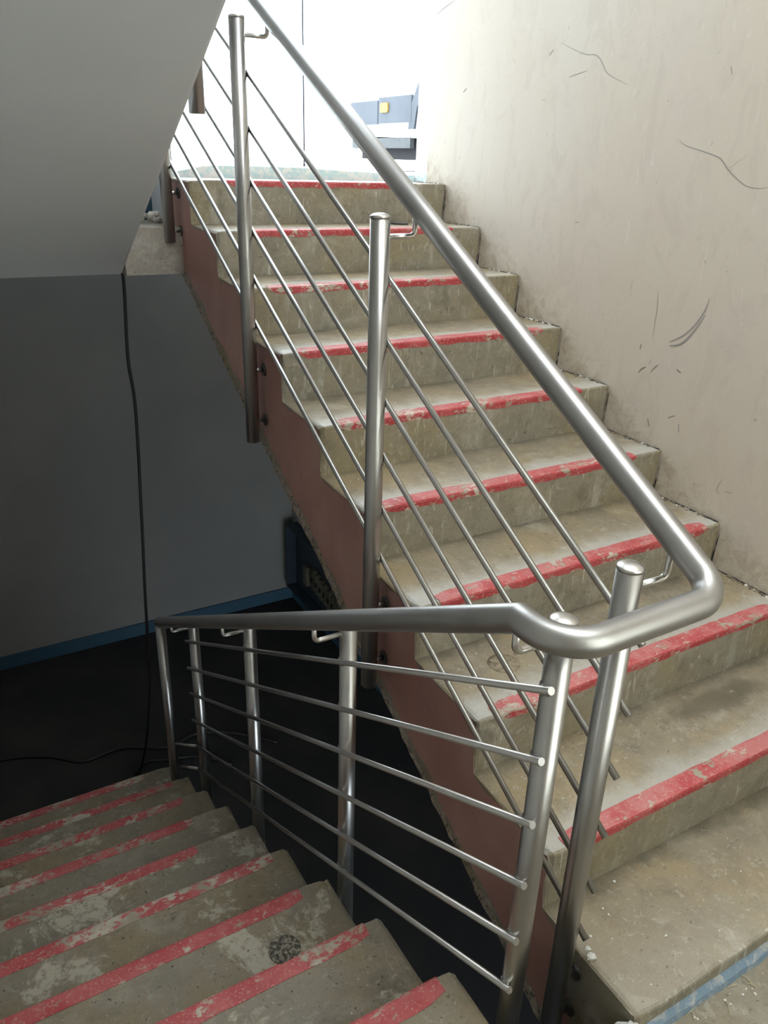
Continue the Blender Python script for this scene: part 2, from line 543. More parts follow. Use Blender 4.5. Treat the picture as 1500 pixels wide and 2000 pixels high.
# ceiling over the well: a white slab with the light of the storey above coming through beside it
MB().box((XL, -1.6, 4.3), (-0.3, YB, 4.4)).box((1.0, -1.6, 4.3), (W + 0.2, 2.95, 4.4)).box((-0.3, 1.6, 4.3), (1.0, 2.95, 4.4)).box((-0.3, -1.6, 4.3), (1.0, -1.0, 4.4)).build('ceiling', M['ceiling'], kind='structure')
# upper landing on the left of the flight's head
MB().box((XL, 2.86, 1.16), (XD, 3.20, 1.30)).box((XD, 2.76, 1.135), (0.0, 3.20, 1.30)).box((XD, 2.752, 1.118), (0.0, 3.20, 1.136)).build('floor.002', M['beam'], kind='structure')
# outer wall: left of the door, over the door, and the door reveal on the right
MB().box((XL, 3.20, 1.13), (0.015, 3.40, 4.3)).box((0.015, 2.97, 3.75), (W + 0.14, 3.12, 4.3)).build('wall_outer', M['plaster'], kind='structure')
MB().box((0.0, 2.93, 1.30), (0.03, 3.20, 4.3)).build('wall_outer.001', M['plaster'], kind='structure')
wall('baseboard_outer', (XL, 3.186, 1.30), (0.0, 3.20, 1.47), 'blue')
df = MB()
df.box((W + 0.042, 2.792, 1.30), (W + 0.14, 2.955, 4.3))
df.build('door_1', M['frame_white'], kind='structure')
d1 = bpy.data.objects['door_1']
MB().box((W + 0.034, 2.794, 1.485), (W + 0.06, 2.949, 1.56)).build('skirting', M['blue_pale'], d1)
MB().box((0.02, 2.97, 3.66), (W + 0.042, 3.05, 3.75)).build('lintel', M['frame_white'], d1)
# threshold with remains of pale blue paint (slightly uneven top)
th = MB()
xs = [0.03 + i * (W + 0.2 - 0.03) / 40 for i in range(41)]
vv, ff = [], []
rnd = random.Random(3)
for x_ in xs:
    k = max(0.0, min(1.0, (x_ - 0.03) / 0.16))
    zt = 1.507 + 0.031 * k - max(0, x_ - 0.6) * 0.035 + rnd.uniform(-0.0012, 0.0012)
    vv += [(x_, 2.95, 1.40), (x_, 2.95, zt - 0.004), (x_, 2.956, zt), (x_, 3.25, zt - 0.006), (x_, 3.25, 1.40)]
for i in range(40):
    for k in range(5):
        a = i * 5 + k
        b = i * 5 + (k + 1) % 5
        ff.append((a, b, b + 5, a + 5))
ff += [(0, 1, 2, 3, 4), (204, 203, 202, 201, 200)]
th.add(vv, ff)
th.build('trim_1', M['blue_pale'], kind='structure')
# yard outside
MB().box((-8, 3.40, 1.3), (60, 90, 1.50)).box((0.03, 3.25, 1.3), (60, 3.40, 1.50)).build('floor.003', M['yard'], kind='structure')


# ================================================================== STAIRS
def step_mesh(x0, x1, g, r, yn, zn, sgn, chip_side, seed, ragged_right=False, k=1, full=True):
    """one concrete step: triangular prism with a worn nosing. sgn=+1 rises away from the camera, -1 descends.
    material 0 tread, 1 riser, 2 side"""
    rnd = random.Random(seed)
    prof = [(g + DS, 0.0), (0.16, 0.0), (0.045, -0.0003), (0.009, -0.0006), (0.0025, -0.0022), (0.0006, -0.007), (0.0012, -0.045), (0.004, -0.10), (DS, -r)]
    mats = [0, 0, 0, 1, 1, 1, 1, 1]
    L = x1 - x0
    ends = [0.0, 0.004, 0.012, 0.026]
    cols = ends + [0.026 + (L - 0.052) * i / 26 for i in range(1, 26)] + [L - e for e in reversed(ends)]
    inset = {0: 0.010, 1: 0.005, 2: 0.0015}
    n = len(prof)
    vs, fs, ms = [], [], []
    for ci, c in enumerate(cols):
        x = x0 + c if chip_side == 'lo' else x1 - c
        ins = inset.get(ci, 0.0)
        ins2 = inset.get(len(cols) - 1 - ci, 0.0) * 0.5
        ins = max(ins, ins2)
        chip = rnd.uniform(0, 0.012) if ci <= 3 else 0.0
        wv = rnd.uniform(-0.0006, 0.0006)
        for pi, (py, pz) in enumerate(prof):
            yy, zz, xx = py, pz, x
            if pi < 8 and pi > 0:
                zz -= ins if pi < 4 else ins * 0.5
                yy += ins if pi >= 3 else 0.0
            if pi in (3, 4, 5):
                yy += wv + chip * 0.6
                zz += wv * 0.6 - chip * 0.5
            if ragged_right and ci >= len(cols) - 2 and pi >= 5:
                xx -= abs(rnd.gauss(0.004, 0.006)) * (1.6 if pi >= 6 else 1.0)
            vs.append((xx, yn + sgn * yy, zn + zz))
    for ci in range(len(cols) - 1):
        for pi in range(n - 1):
            a = ci * n + pi
            fs.append((a, a + 1, a + n + 1, a + n))
            ms.append(mats[pi])
        a = ci * n
        fs.append((a + n - 1, a, a + n, a + 2 * n - 1))
        ms.append(1)
    fs.append(tuple(range(n)))
    ms.append(2)
    b = (len(cols) - 1) * n
    fs.append(tuple(range(b + n - 1, b - 1, -1)))
    ms.append(1)
    return MB().add(vs, fs, ms)


def stripe_mesh(xa, xb, yn, zn, sgn, seed, wt=0.048, wf_=0.024):
    """painted nosing band: a thin skin folded over the nosing, with uneven borders"""
    rnd = random.Random(seed)
    m = 26
    vs, fs = [], []
    e = 0.0011
    for i in range(m + 1):
        x = xa + (xb - xa) * i / m
        a, b = rnd.uniform(-0.002, 0.001), rnd.uniform(-0.003, 0.003)
        if i in (0, m):
            a, b = -0.012, -0.014
        prof = [(wt + a, 0.0002), (wt + a, e), (0.009, e), (0.0025 - e * 0.7, -0.0022 + e * 0.8), (0.0004 - e, -0.007), (0.0010 - e, -wf_ - b), (0.0012, -wf_ - b)]
        vs += [(x, yn + sgn * py, zn + pz) for py, pz in prof]
    n = 7
    for i in range(m):
        for k in range(n - 1):
            q = i * n + k
            fs.append((q, q + 1, q + n + 1, q + n))
    return MB().add(vs, fs)


# ---- up flight
up = thing('concrete_staircase', 'concrete flight climbing to the bright doorway, red nosing bands and maroon stringer', 'staircase', (0, 0, 0))
slab = [(DS, -R), (9 * G + DS, 9 * R - R), (10 * G + DS, 10 * R - R), (10 * G + DS, 1.165), (2.80, 1.118), (0.13, 0.13 * SL - 0.482), (DS, -0.42)]
MB().prism_x([(y_, z_) for y_, z_ in slab], 0.0, W - 0.003).build('waist_slab', M['maroon'], up)
# ragged unpainted lip along the lower edge of the stringer
rnd = random.Random(11)
vv, ff = [], []
for i in range(121):
    y_ = 0.20 + (2.79 - 0.20) * i / 120
    zb = y_ * SL - 0.482
    h = 0.020 + 0.016 * math.sin(y_ * 5.1) + rnd.uniform(-0.008, 0.014)
    h = max(h, 0.006)
    vv += [(0.0005, y_, zb - 0.004 + rnd.uniform(-0.003, 0.003)), (-0.005 - rnd.uniform(0, 0.006), y_, zb + h * 0.3), (-0.003 - rnd.uniform(0, 0.006), y_, zb + h * 0.7), (0.0005, y_, zb + h)]
for i in range(120):
    for k in range(3):
        a = i * 4 + k
        ff.append((a, a + 1, a + 5, a + 4))
MB().add(vv, ff).build('ragged_edge', M['rough'], up)

ST_L = {1: .048, 2: .049, 3: .070, 4: .052, 5: .054, 6: .052, 7: .078, 8: .112, 9: .15}
ST_R = {1: 1.15, 2: 1.155, 3: 1.134, 4: 1.071, 5: 1.062, 6: 1.101, 7: 1.03, 8: 1.049, 9: 0.96}
for k in range(10):
    yn, zn = k * G, k * R
    if k == 0:
        o = step_mesh(0.0, W - 0.001, G, 0.165, yn, zn, 1, 'lo', 100, False)
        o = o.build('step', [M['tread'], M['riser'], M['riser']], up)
        bs = MB()
        vv, ff = [], []
        rnd = random.Random(5)
        for i in range(61):
            x_ = 0.03 + (W - 0.03) * i / 60
            j = rnd.uniform(-0.0015, 0.0015)
            vv += [(x_, 0.002, -0.0365 + j), (x_, -0.006 + j, -0.038 + j), (x_, -0.013 + j, -0.046), (x_, -0.017 + j, -0.060), (x_, 0.002, -0.060)]
        for i in range(60):
            for q in range(4):
                a = i * 5 + q
                ff.append((a, a + 1, a + 6, a + 5))
        ff += [(0, 1, 2, 3, 4)]
        bs.add(vv, ff)
        bs.build('base_strip', M['blue_dust'], o)
        continue
    o = step_mesh(0.0, W - 0.001, G, R, yn, zn, 1, 'lo', 100 + k, True)
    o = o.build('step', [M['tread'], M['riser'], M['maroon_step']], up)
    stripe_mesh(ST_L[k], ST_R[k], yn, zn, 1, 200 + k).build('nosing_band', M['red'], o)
    # dark open joint between riser end and wall
    rnd = random.Random(400 + k)
    vv, ff = [], []
    for i in range(13):
        t = i / 12
        wdt = max(0.0004, rnd.uniform(-0.004, 0.008) * (0.35 + t))
        vv += [(W - 0.0008, yn + t * DS - 0.0012, zn - 0.025 - t * (R - 0.026)), (W - 0.001 - wdt, yn + t * DS - 0.0012, zn - 0.025 - t * (R - 0.026))]
    for i in range(12):
        ff.append((2 * i, 2 * i + 1, 2 * i + 3, 2 * i + 2))
    for i in range(21):
        t = i / 20
        wdt = max(0.001, 0.004 + rnd.uniform(-0.004, 0.006))
        vv += [(W - 0.001, yn + 0.012 + t * (G - 0.012), zn + 0.0005), (W - 0.0012 - wdt, yn + 0.012 + t * (G - 0.012), zn + 0.0005)]
    for i in range(20):
        a = 26 + 2 * i
        ff.append((a, a + 1, a + 3, a + 2))
    MB().add(vv, ff, 0).build('open_joint', M['crack'], o)
    if k == 2:
        MB().lathe_z((0.205, 0.752, zn - 0.001), [(0.045, 0.0), (0.045, 0.0015), (0.030, 0.0022), (0.0, 0.0022)], 22).build('round_patch', M['patch'], o)
    if k == 7:
        MB().lathe_z((0.265, 2.205, zn - 0.001), [(0.05, 0.0), (0.046, 0.0016), (0.0, 0.0016)], 18).build('round_patch', M['patch'], o)

# ---- down flight
dn = thing('concrete_staircase', 'worn concrete flight descending into the dark, red bands half rubbed away', 'staircase', (0, 0, 0))
slab = [(0.005, ZL - 0.18), (0.005, ZL - 0.19)]
s = RD / GD
yy0, yy1 = YD + GD, YD + 9 * GD
p_top = lambda y_: ZD - RD - RD * 0 - s * (y_ - YD - GD) - 0.0
MB().prism_x([(0.002, ZD - s * (0.002 - YD - DS) - RD - 0.001), (yy1 - DS, ZD - s * (yy1 - YD) - RD - 0.001), (yy1 - DS, ZF + 0.001), (yy1 - 0.35, ZF + 0.001), (0.002, -0.44)], XL + 0.003, XD - 0.0005).build('waist_slab', M['riser'], dn)
D_R = {1: -.285, 2: -.292, 3: -.335, 4: -.30, 5: -.47, 6: -.40, 7: -.36, 8: -.33, 9: -.40}
for k in range(1, 10):
    yn, zn = YD + k * GD, ZD - k * RD
    gg = GD if k > 1 else yn - 0.003 - DS
    o = step_mesh(XL + 0.003, XD, gg, RD, yn, zn, -1, 'hi', 300 + k)
    o = o.build('step', [M['tread_down'], M['riser'], M['riser']], dn)
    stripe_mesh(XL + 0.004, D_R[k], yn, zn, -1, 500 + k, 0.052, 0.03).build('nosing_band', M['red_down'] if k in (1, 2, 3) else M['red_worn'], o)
    if k == 2:
        MB().lathe_z((-0.498, 0.650, zn - 0.001), [(0.041, 0.0), (0.041, 0.0012), (0.0385, 0.0022), (0.037, 0.0014)], 26).build('core_rim', M['gravel'], o)
        gr = MB()
        rnd = random.Random(9)
        for i in range(70):
            a, q = rnd.uniform(0, 6.283), 0.035 * math.sqrt(rnd.random())
            gr.lump((-0.498 + q * math.cos(a), 0.650 + q * math.sin(a), zn + 0.0012), rnd.uniform(0.002, 0.0048), i, 0.5)
        gr.build('core_gravel', M['gravel'], o, kind='stuff')

# ---- upper flight overhead (its soffit faces the camera)
uf = thing('concrete_staircase', 'underside of the next flight, smooth grey plaster slab crossing the upper left corner', 'staircase', (0, 0, 0))
slope = -0.5717
zs = lambda y_: 1.117 + slope * (y_ - 2.82)
ys = [2.82 - i * 0.06 for i in range(66)]
poly_lo = [(2.83, 1.118)] + [(y_, zs(y_)) for y_ in ys]
XU = XD
sf = MB()
vv, ff = [], []
prof = [(XL + 0.003, 0.0), (-1.0, 0.001), (-0.6, 0.0005), (XU - 0.014, 0.0), (XU - 0.004, 0.004), (XU, 0.014), (XU, 0.26), (XL + 0.003, 0.26)]
for y_ in ys:
    for px, pz in prof:
        vv.append((px, y_, zs(y_) + pz))
n_ = len(prof)
for i in range(len(ys) - 1):
    for k in range(n_):
        a, b = i * n_ + k, i * n_ + (k + 1) % n_
        ff.append((a, b, b + n_, a + n_))
ff += [tuple(range(n_)), tuple(len(vv) - 1 - i for i in range(n_))]
sf.add(vv, ff).build('soffit_slab', M['plaster'], uf)
for k in range(12):
    yn = 2.70 - k * 0.2886
    zn = zs(yn) + 0.26 + 0.165
    MB().prism_x([(yn, zn), (yn - 0.2886, zn), (yn - 0.004, zn - 0.163)], XL + 0.003, XU).build('step', M['riser'], uf)

# ================================================================== RAILING
PR = 0.0235
rl = thing('stair_railing', 'stainless steel railing with six slanting rods per side, turning at the landing', 'railing', (-0.12, 0.17, ZL))


def post(x, y, z0, z1, parent, stub_x=None, stub_z=(), cap=True):
    o = MB().lathe_z((x, y, 0), [(PR - 0.002, z0), (PR, z0 + 0.001), (PR, z1 - 0.004)], 28).build('post', M['steel'], parent)
    if cap:
        MB().lathe_z((x, y, 0), [(PR + 0.0004, z1 - 0.006), (PR + 0.0004, z1 - 0.0005), (PR - 0.002, z1 + 0.001), (PR * 0.7, z1 + 0.0042), (PR * 0.35, z1 + 0.006), (0.001, z1 + 0.0065)], 28).build('post_cap', M['cap'], o)
    for sz in stub_z:
        MB().tube([(x, y, sz), (stub_x, y, sz)], 0.0075, 14).build('wall_stub', M['steel'], o)
        s_ = 1 if stub_x > x else -1
        MB().disc_x(stub_x - s_ * 0.005, stub_x - s_ * 0.0003, y, sz, 0.021).build('base_disc', M['gasket'], o)
    return o


XUP, XRU, XRODU = -0.05, 0.045, -0.021
XDP, XRD, XRODD = -0.190, -0.287, -0.2195
UP = [(0.176, -0.331, 0.963, (-0.066, -0.187)), (1.042, 0.161, 1.455, (0.424, 0.241)), (1.906, 0.647, 1.942, (0.901, 0.721)), (2.765, 1.243, 2.43, (1.43, 1.285))]
for y_, z0, z1, st in UP:
    post(XUP, y_, z0, z1, rl, 0.0, st)
DP = [(0.173, -0.42, 0.901, (-0.20, -0.33)), (0.910, -0.70, 0.492, (-0.50, -0.62)), (1.652, -1.11, 0.083, (-0.93, -1.04)), (2.376, -1.50, -0.312, (-1.32, -1.43))]
for y_, z0, z1, st in DP:
    post(XDP, y_, z0, z1, rl, XD, st)
# handrail: one bent tube
zu = lambda y_: 0.9025 + 0.5525 * y_
zd = lambda y_: 1.0255 - 0.5560 * y_
yt, ztn = 0.068, 0.930
mit = (XRD, 0.172, 0.930)
path = [(XRD, 2.60, zd(2.60)), (XRD, 1.3, zd(1.3)), mit]
path += arc_bend(mit, (XRD, yt, ztn), (0.0, yt, ztn), 0.075, 12)
path += arc_bend((-0.1, yt, ztn), (XRU, yt, ztn + 0.004), (XRU, 1.0, zu(1.0)), 0.052, 12)
path += [(XRU, 1.0, zu(1.0)), (XRU, 2.92, zu(2.92))]
MB().tube(path, 0.0245, 32).build('handrail', M['steel_rail'], rl)
# brackets
for y_, z1 in ((0.176, 0.963), (1.042, 1.455), (1.906, 1.942), (2.765, 2.43)):
    zb = z1 - 0.046
    top = zu(y_) - 0.015
    pts = [(XUP + 0.015, y_, zb)] + arc_bend((XUP, y_, zb), (XRU, y_, zb), (XRU, y_, top + 0.1), 0.014, 6) + [(XRU, y_, top)]
    MB().tube(pts, 0.0066, 14).build('rail_bracket', M['cap'], rl)
for y_, z1 in ((0.173, 0.901), (0.910, 0.492), (1.652, 0.083), (2.376, -0.312)):
    zb = z1 - 0.034
    top = (zd(y_) if y_ > 0.5 else 0.93) - 0.015
    pts = [(XDP - 0.015, y_, zb)] + arc_bend((XDP, y_, zb), (XRD, y_, zb), (XRD, y_, top + 0.1), 0.014, 6) + [(XRD, y_, top)]
    MB().tube(pts, 0.0066, 14).build('rail_bracket', M['cap'], rl)
def weld_mesh(xp, xr, spots):
    wmb = MB()
    for y_, z_ in spots:
        v_, f_ = [], []
        prof_ = [(0.0, 0.0150), (0.35, 0.0100), (0.7, 0.0082), (1.0, 0.0074)]
        for t, rr in prof_:
            v_ += [(xp + (xr - xp) * t, y_ + rr * math.cos(math.pi * q / 8), z_ + rr * math.sin(math.pi * q / 8)) for q in range(16)]
        for a in range(3):
            f_ += [(a * 16 + q, a * 16 + (q + 1) % 16, a * 16 + 16 + (q + 1) % 16, a * 16 + 16 + q) for q in range(16)]
        wmb.add(v_, f_, 0, True)
    return wmb


# rods
ROD = 0.0072
for z_a, z_b in ((0.825, 1.802), (0.675, 1.653), (0.528, 1.501), (0.380, 1.355), (0.230, 1.207), (0.090, 1.061)):
    sl = (z_b - z_a) / (1.917 - 0.167)
    f = lambda y_: z_a + sl * (y_ - 0.167)
    o = MB().tube([(XRODU, 0.146, f(0.146)), (XRODU, 2.80, f(2.80))], ROD, 14).build('rod', M['steel'], rl)
    for q in (0.176, 1.042, 1.906):
        weld_mesh(XUP + PR - 0.002, XRODU - 0.002, [(q, f(q))]).build('weld', M['steel'], o)
for i, (z_a, z_b) in enumerate(((0.781, -0.416), (0.634, -0.561), (0.490, -0.704), (0.340, -0.857), (0.190, -1.005), (0.049, -1.143))):
    sl = (z_b - z_a) / (2.376 - 0.157)
    f = lambda y_: z_a + sl * (y_ - 0.157)
    pts = [(XRODD, 0.150, f(0.150)), (XRODD, 2.41 if i < 4 else 2.38, f(2.41 if i < 4 else 2.38))]
    o = MB().tube(pts, ROD, 14).build('rod', M['steel'], rl)
    for q in (0.173, 0.910, 1.652):
        weld_mesh(XDP - PR + 0.002, XRODD + 0.002, [(q, f(q))]).build('weld', M['steel'], o)
    if i >= 4:
        MB().tube([(XRODD, 2.37, f(2.37)), (XRD + 0.01, 2.585, f(2.585) - 0.005)], 0.0066, 12).build('short_rod', M['cap'], rl)
# end post under the lower end of the handrail
MB().lathe_z((XRD, 2.585, 0), [(PR - 0.001, -1.452), (PR, -1.451), (PR, zd(2.585) - 0.010)], 28).build('end_post', M['steel'], rl)

# railing of the flight above: foot of one post beside the soffit, its neighbours out of frame
ru = thing('stair_railing', 'steel post foot of the next railing, hanging below the slanting grey soffit edge', 'railing', (-0.19, 1.885, 1.68))
for i in range(2):
    yy = 1.885 - i * 0.865
    zz = 1.68 + i * 0.487
    post(-0.19, yy, zz, zz + 1.30, ru, XD, (zz + 0.17, zz + 0.29))
MB().tube([(-0.285, 2.1, 2.865), (-0.285, 0.6, 3.70)], 0.0245, 24).build('handrail', M['steel_rail'], ru)
for i in range(2):
    yy = 1.885 - i * 0.865
    zt = 2.98 + i * 0.487 - 0.04
    zr = 2.865 + (2.1 - yy) * 0.5567
    MB().tube([(-0.205, yy, zt), (-0.285, yy, zt), (-0.285, yy, zr)], 0.0066, 12).build('rail_bracket', M['cap'], ru)

# ================================================================== LOWER ROOM
def smooth_path(pts, sub=6):
    pts = [Vector(p) for p in pts]
    out = []
    for i in range(len(pts) - 1):
        p0, p1, p2, p3 = pts[max(i - 1, 0)], pts[i], pts[i + 1], pts[min(i + 2, len(pts) - 1)]
        for k in range(sub):
            t = k / sub
            out.append(0.5 * ((2 * p1) + (p2 - p0) * t + (2 * p0 - 5 * p1 + 4 * p2 - p3) * t * t + (3 * p1 - p0 - 3 * p2 + p3) * t ** 3))
    out.append(pts[-1])
    return out


cb = [(-0.222, 2.905, 1.115), (-0.224, 2.9, 1.03), (-0.238, 2.9, 0.75), (-0.228, 2.9, 0.516), (-0.250, 2.9, 0.016), (-0.272, 2.9, -0.397), (-0.284, 2.9, -0.662), (-0.300, 2.91, -1.0), (-0.345, 2.94, -1.36), (-0.385, 3.0, -1.58), (-0.40, 3.04, ZF + 0.010), (-0.33, 3.10, ZF + 0.008), (-0.21, 3.06, ZF + 0.008), (-0.05, 3.0, ZF + 0.008), (0.10, 2.85, ZF + 0.008)]
tag(MB().tube(smooth_path(cb), 0.0075, 10).build('power_cable', M['black']), 'black cable hanging from the landing edge down to the dark floor', 'cable')
cf = [(-1.35, 3.50, ZF + 0.009), (-1.05, 3.505, ZF + 0.009), (-0.80, 3.40, ZF + 0.009), (-0.64, 3.27, ZF + 0.009), (-0.42, 3.28, ZF + 0.009), (-0.18, 3.16, ZF + 0.009), (0.0, 3.20, ZF + 0.009), (0.2, 3.1, ZF + 0.009), (0.4, 2.9, ZF + 0.009)]
tag(MB().tube(smooth_path(cf), 0.009, 10).build('power_cable', M['black']), 'black cable snaking flat across the dark lower floor', 'cable')

ep = thing('electrical_panel', 'open dark blue switch panel on the lower wall beneath the stringer', 'electrical panel', (W - 0.02, 4.0, -1.2))
pb = MB()
pb.box((W - 0.02, 3.40, -1.46), (W - 0.001, 4.36, -0.93))
pb.box((W - 0.10, 3.40, -1.46), (W - 0.02, 3.415, -0.93)).box((W - 0.10, 4.345, -1.46), (W - 0.02, 4.36, -0.93))
pb.box((W - 0.10, 3.415, -1.46), (W - 0.02, 4.345, -1.445)).box((W - 0.10, 3.415, -0.945), (W - 0.02, 4.345, -0.93))
pb.build('enclosure', M['panel_blue'], ep)
MB().box((W - 0.055, 4.085, -1.345), (W - 0.021, 4.145, -1.19)).build('main_switch', M['breaker'], ep)
for i in range(7):
    yc = 3.995 - i * 0.065
    b_ = MB().box((W - 0.05, yc - 0.022, -1.33 - 0.008 * i), (W - 0.021, yc + 0.022, -1.165 - 0.012 * i)).build('breaker', M['breaker'], ep)
    MB().box((W - 0.062, yc - 0.008, -1.26 - 0.01 * i), (W - 0.05, yc + 0.008, -1.23 - 0.01 * i)).build('toggle', M['black'], b_)

# ================================================================== OUTSIDE
vn = thing('van', 'white van with grey lower cladding parked in the glare outside the doorway', 'van', (3.9, 4.5, 1.5))
X0, ZG = 3.0, 1.50
xb = X0 + 1.85
side = [(6.95, ZG + 0.30), (6.93, ZG + 1.25), (6.80, ZG + 2.05), (6.6, ZG + 2.2), (2.9, ZG + 2.2), (2.4, ZG + 1.95), (1.85, ZG + 1.2), (1.3, ZG + 0.95), (1.2, ZG + 0.30), (1.75, ZG + 0.30)]
side += [(2.13 - 0.38 * math.cos(t), ZG + 0.34 + 0.38 * math.sin(t)) for t in [math.pi * i / 8 for i in range(9)]] + [(5.07, ZG + 0.21)]
side += [(5.36 - 0.405 * math.cos(t), ZG + 0.34 + 0.405 * math.sin(t)) for t in [math.pi * i / 8 for i in range(9)]] + [(5.82, ZG + 0.27)]
MB().prism_x(side, X0, xb).build('body', M['van'], vn)
MB().box((X0 - 0.02, 5.82, ZG + 0.395), (X0 + 0.005, 6.385, ZG + 0.605)).build('cladding', M['van_grey'], vn)
MB().box((X0 - 0.02, 6.40, ZG + 0.39), (X0 + 0.005, 6.93, ZG + 0.585)).build('cladding', M['van_grey'], vn)
arch = MB()
pa = [(5.36 - q * math.cos(t), ZG + 0.34 + q * math.sin(t)) for q, ts in ((0.505, range(9)), (0.406, range(8, -1, -1))) for t in [math.pi * i / 8 for i in ts]]
v_, f_ = [], []
for xx in (X0 - 0.018, X0 + 0.004):
    v_ += [(xx, a, b) for a, b in pa]
for i in range(8):
    f_ += [(i, i + 1, 16 - i, 17 - i), (18 + i, 18 + 17 - i, 18 + 16 - i, 18 + i + 1), (i, 18 + i, 19 + i, i + 1), (17 - i, 16 - i, 34 - i, 35 - i)]
arch.add(v_, f_).build('arch_trim', M['van_grey'], vn)
MB().box((X0 - 0.012, 5.83, ZG + 0.19), (X0 + 0.03, 6.90, ZG + 0.275)).build('sill', M['van_sill'], vn)
mk = MB()
for i in range(1):
    pr_ = [(6.20, ZG + 0.495), (6.21, ZG + 0.48), (6.325, ZG + 0.48), (6.335, ZG + 0.495), (6.335, ZG + 0.545), (6.325, ZG + 0.56), (6.21, ZG + 0.56), (6.20, ZG + 0.545)]
    mk.prism_x(pr_, X0 - 0.034, X0 - 0.019)
mk.build('side_marker', M['amber'], vn)
for yw in (2.13, 5.36):
    for xw, s_ in ((X0 + 0.02, 1), (xb - 0.24, 1)):
        wm = MB()
        wm.disc_x(xw, xw + 0.22, yw, ZG + 0.34, 0.338, 28)
        wo = wm.build('wheel', M['tyre'], vn)
        MB().disc_x(xw - 0.008, xw - 0.0005, yw, ZG + 0.34, 0.20, 24).build('hubcap', M['van_sill'], wo)
MB().box((X0 - 0.006, 2.9, ZG + 1.25), (X0 + 0.003, 4.0, ZG + 1.9)).build('side_window', M['glass_dark'], vn)
MB().box((X0 + 0.1, 5.9, ZG + 0.10), (xb - 0.1, 6.90, ZG + 0.30)).build('underbody', M['tyre'], vn)
MB().tube(smooth_path([(X0 + 0.02, 6.86, ZG + 0.3), (X0 + 0.0, 6.84, ZG + 0.2), (X0 + 0.01, 6.83, ZG + 0.02)]), 0.012, 10).build('mudflap_strap', M['van'], vn)

tag(MB().lathe_z((3.44, 9.0, 0), [(0.02, 1.5), (0.010, 1.53), (0.009, 7.0)], 10).build('pole', M['pole']), 'slender grey pole standing outside beyond the doorway', 'pole')

# ================================================================== SMALL THINGS
rb = MB()
rnd = random.Random(21)
for i in range(60):
    rb.lump((rnd.uniform(-1.2, -0.03), 3.10 + rnd.uniform(-0.20, 0.07), 1.303 + rnd.uniform(0, 0.03)), rnd.uniform(0.008, 0.028), i, 0.8)
for i in range(26):
    rb.lump((-0.01 - abs(rnd.gauss(0, 0.07)), 2.93 + rnd.uniform(0, 0.2), 1.305 + rnd.uniform(0, 0.035)), rnd.uniform(0.009, 0.022), 300 + i, 0.85)
rb.build('rubble', M['mortar'], kind='stuff')
tag(bpy.data.objects['rubble'], 'heap of broken mortar along the wall on the upper landing', 'rubble')

pl = MB()
for c_, r_, sd in (((-0.025, 0.018, -0.045), 0.030, 1), ((-0.006, 0.006, -0.030), 0.016, 2), ((-0.045, 0.03, -0.05), 0.018, 4)):
    pl.lump(c_, r_, sd, 0.8)
tag(pl.build('plaster_lump', M['mortar']), 'white plaster lump at the corner of the lowest step', 'plaster')
tag(MB().lump((0.012, 0.150, 0.001), 0.012, 8, 0.8).lump((0.020, 0.168, 0.0), 0.008, 9, 0.8).build('plaster_lump', M['mortar']), 'small white plaster bit on the edge of the lowest step, beside the post', 'plaster')

cr = MB()
rnd = random.Random(31)
for x_, y_ in ((.121, .227), (.121, .209), (.195, .107), (.2, .27), (.045, .188)):
    cr.lump((x_, y_, 0.002), rnd.uniform(0.0035, 0.0055), int(x_ * 1e4), 0.7)
for i in range(70):
    k = rnd.choice([0, 0, 1, 1, 2, 2, 3, 4, 5])
    y_ = k * G + DS + rnd.uniform(0.03, 0.26)
    x_ = 0.05 + abs(rnd.gauss(0, 0.25))
    cr.lump((min(x_, 1.15), y_, k * R + 0.0006), rnd.uniform(0.0012, 0.0028), i, 0.7)
for k in range(10):
    q = 0.1
    for i in range(26):
        q = (q + abs(rnd.gauss(0, 0.035))) % 1.0
        cr.lump((W - 0.010 - abs(rnd.gauss(0, 0.006)), k * G + DS + 0.02 + 0.25 * q, k * R + 0.001), rnd.uniform(0.002, 0.0065), i + 77 * k, 0.8, 0 if rnd.random() < 0.2 else 1)
for i in range(26):
    k = rnd.choice([1, 2, 3, 4])
    cr.lump((-0.30 - abs(rnd.gauss(0, 0.2)), YD + k * GD - rnd.uniform(0.06, 0.27), ZD - k * RD + 0.0006), rnd.uniform(0.0012, 0.003), i, 0.7)
for i in range(40):
    cr.lump((rnd.uniform(0.05, 0.8), -0.02 - abs(rnd.gauss(0, 0.06)), ZL + 0.001), rnd.uniform(0.0015, 0.004), i, 0.7)
cr.build('crumbs', [M['mortar'], M['rough']], kind='stuff')
tag(bpy.data.objects['crumbs'], 'pale mortar crumbs scattered over the treads and along the wall', 'debris')
sw = MB()
for a, b in (((.310, -.014), (.316, -.040)), ((.300, -.03), (.318, -.052)), ((.166, -.016), (.128, -.019)), ((.15, -.012), (.135, -.036)), ((.231, -.037), (.217, -.06)), ((.36, -.06), (.345, -.095)), ((.26, -.02), (.285, -.028))):
    sw.tube([(a[0], a[1], ZL + 0.002), ((a[0] + b[0]) / 2 + 0.003, (a[1] + b[1]) / 2, ZL + 0.005), (b[0], b[1], ZL + 0.002)], 0.0008, 6)
sw.build('straw', M['straw'], kind='stuff')
tag(bpy.data.objects['straw'], 'thin dry straw bits on the landing floor by the blue strip', 'straw')
tag(MB().lathe_z((0.905, 2.532, 8 * R), [(0.040, 0.0005), (0.042, 0.004), (0.040, 0.010), (0.03, 0.011)], 20).build('puck', flat('dark_puck', (0.10, 0.09, 0.08), 0.6)), 'flat dark round offcut lying on the second tread from the top', 'offcut')

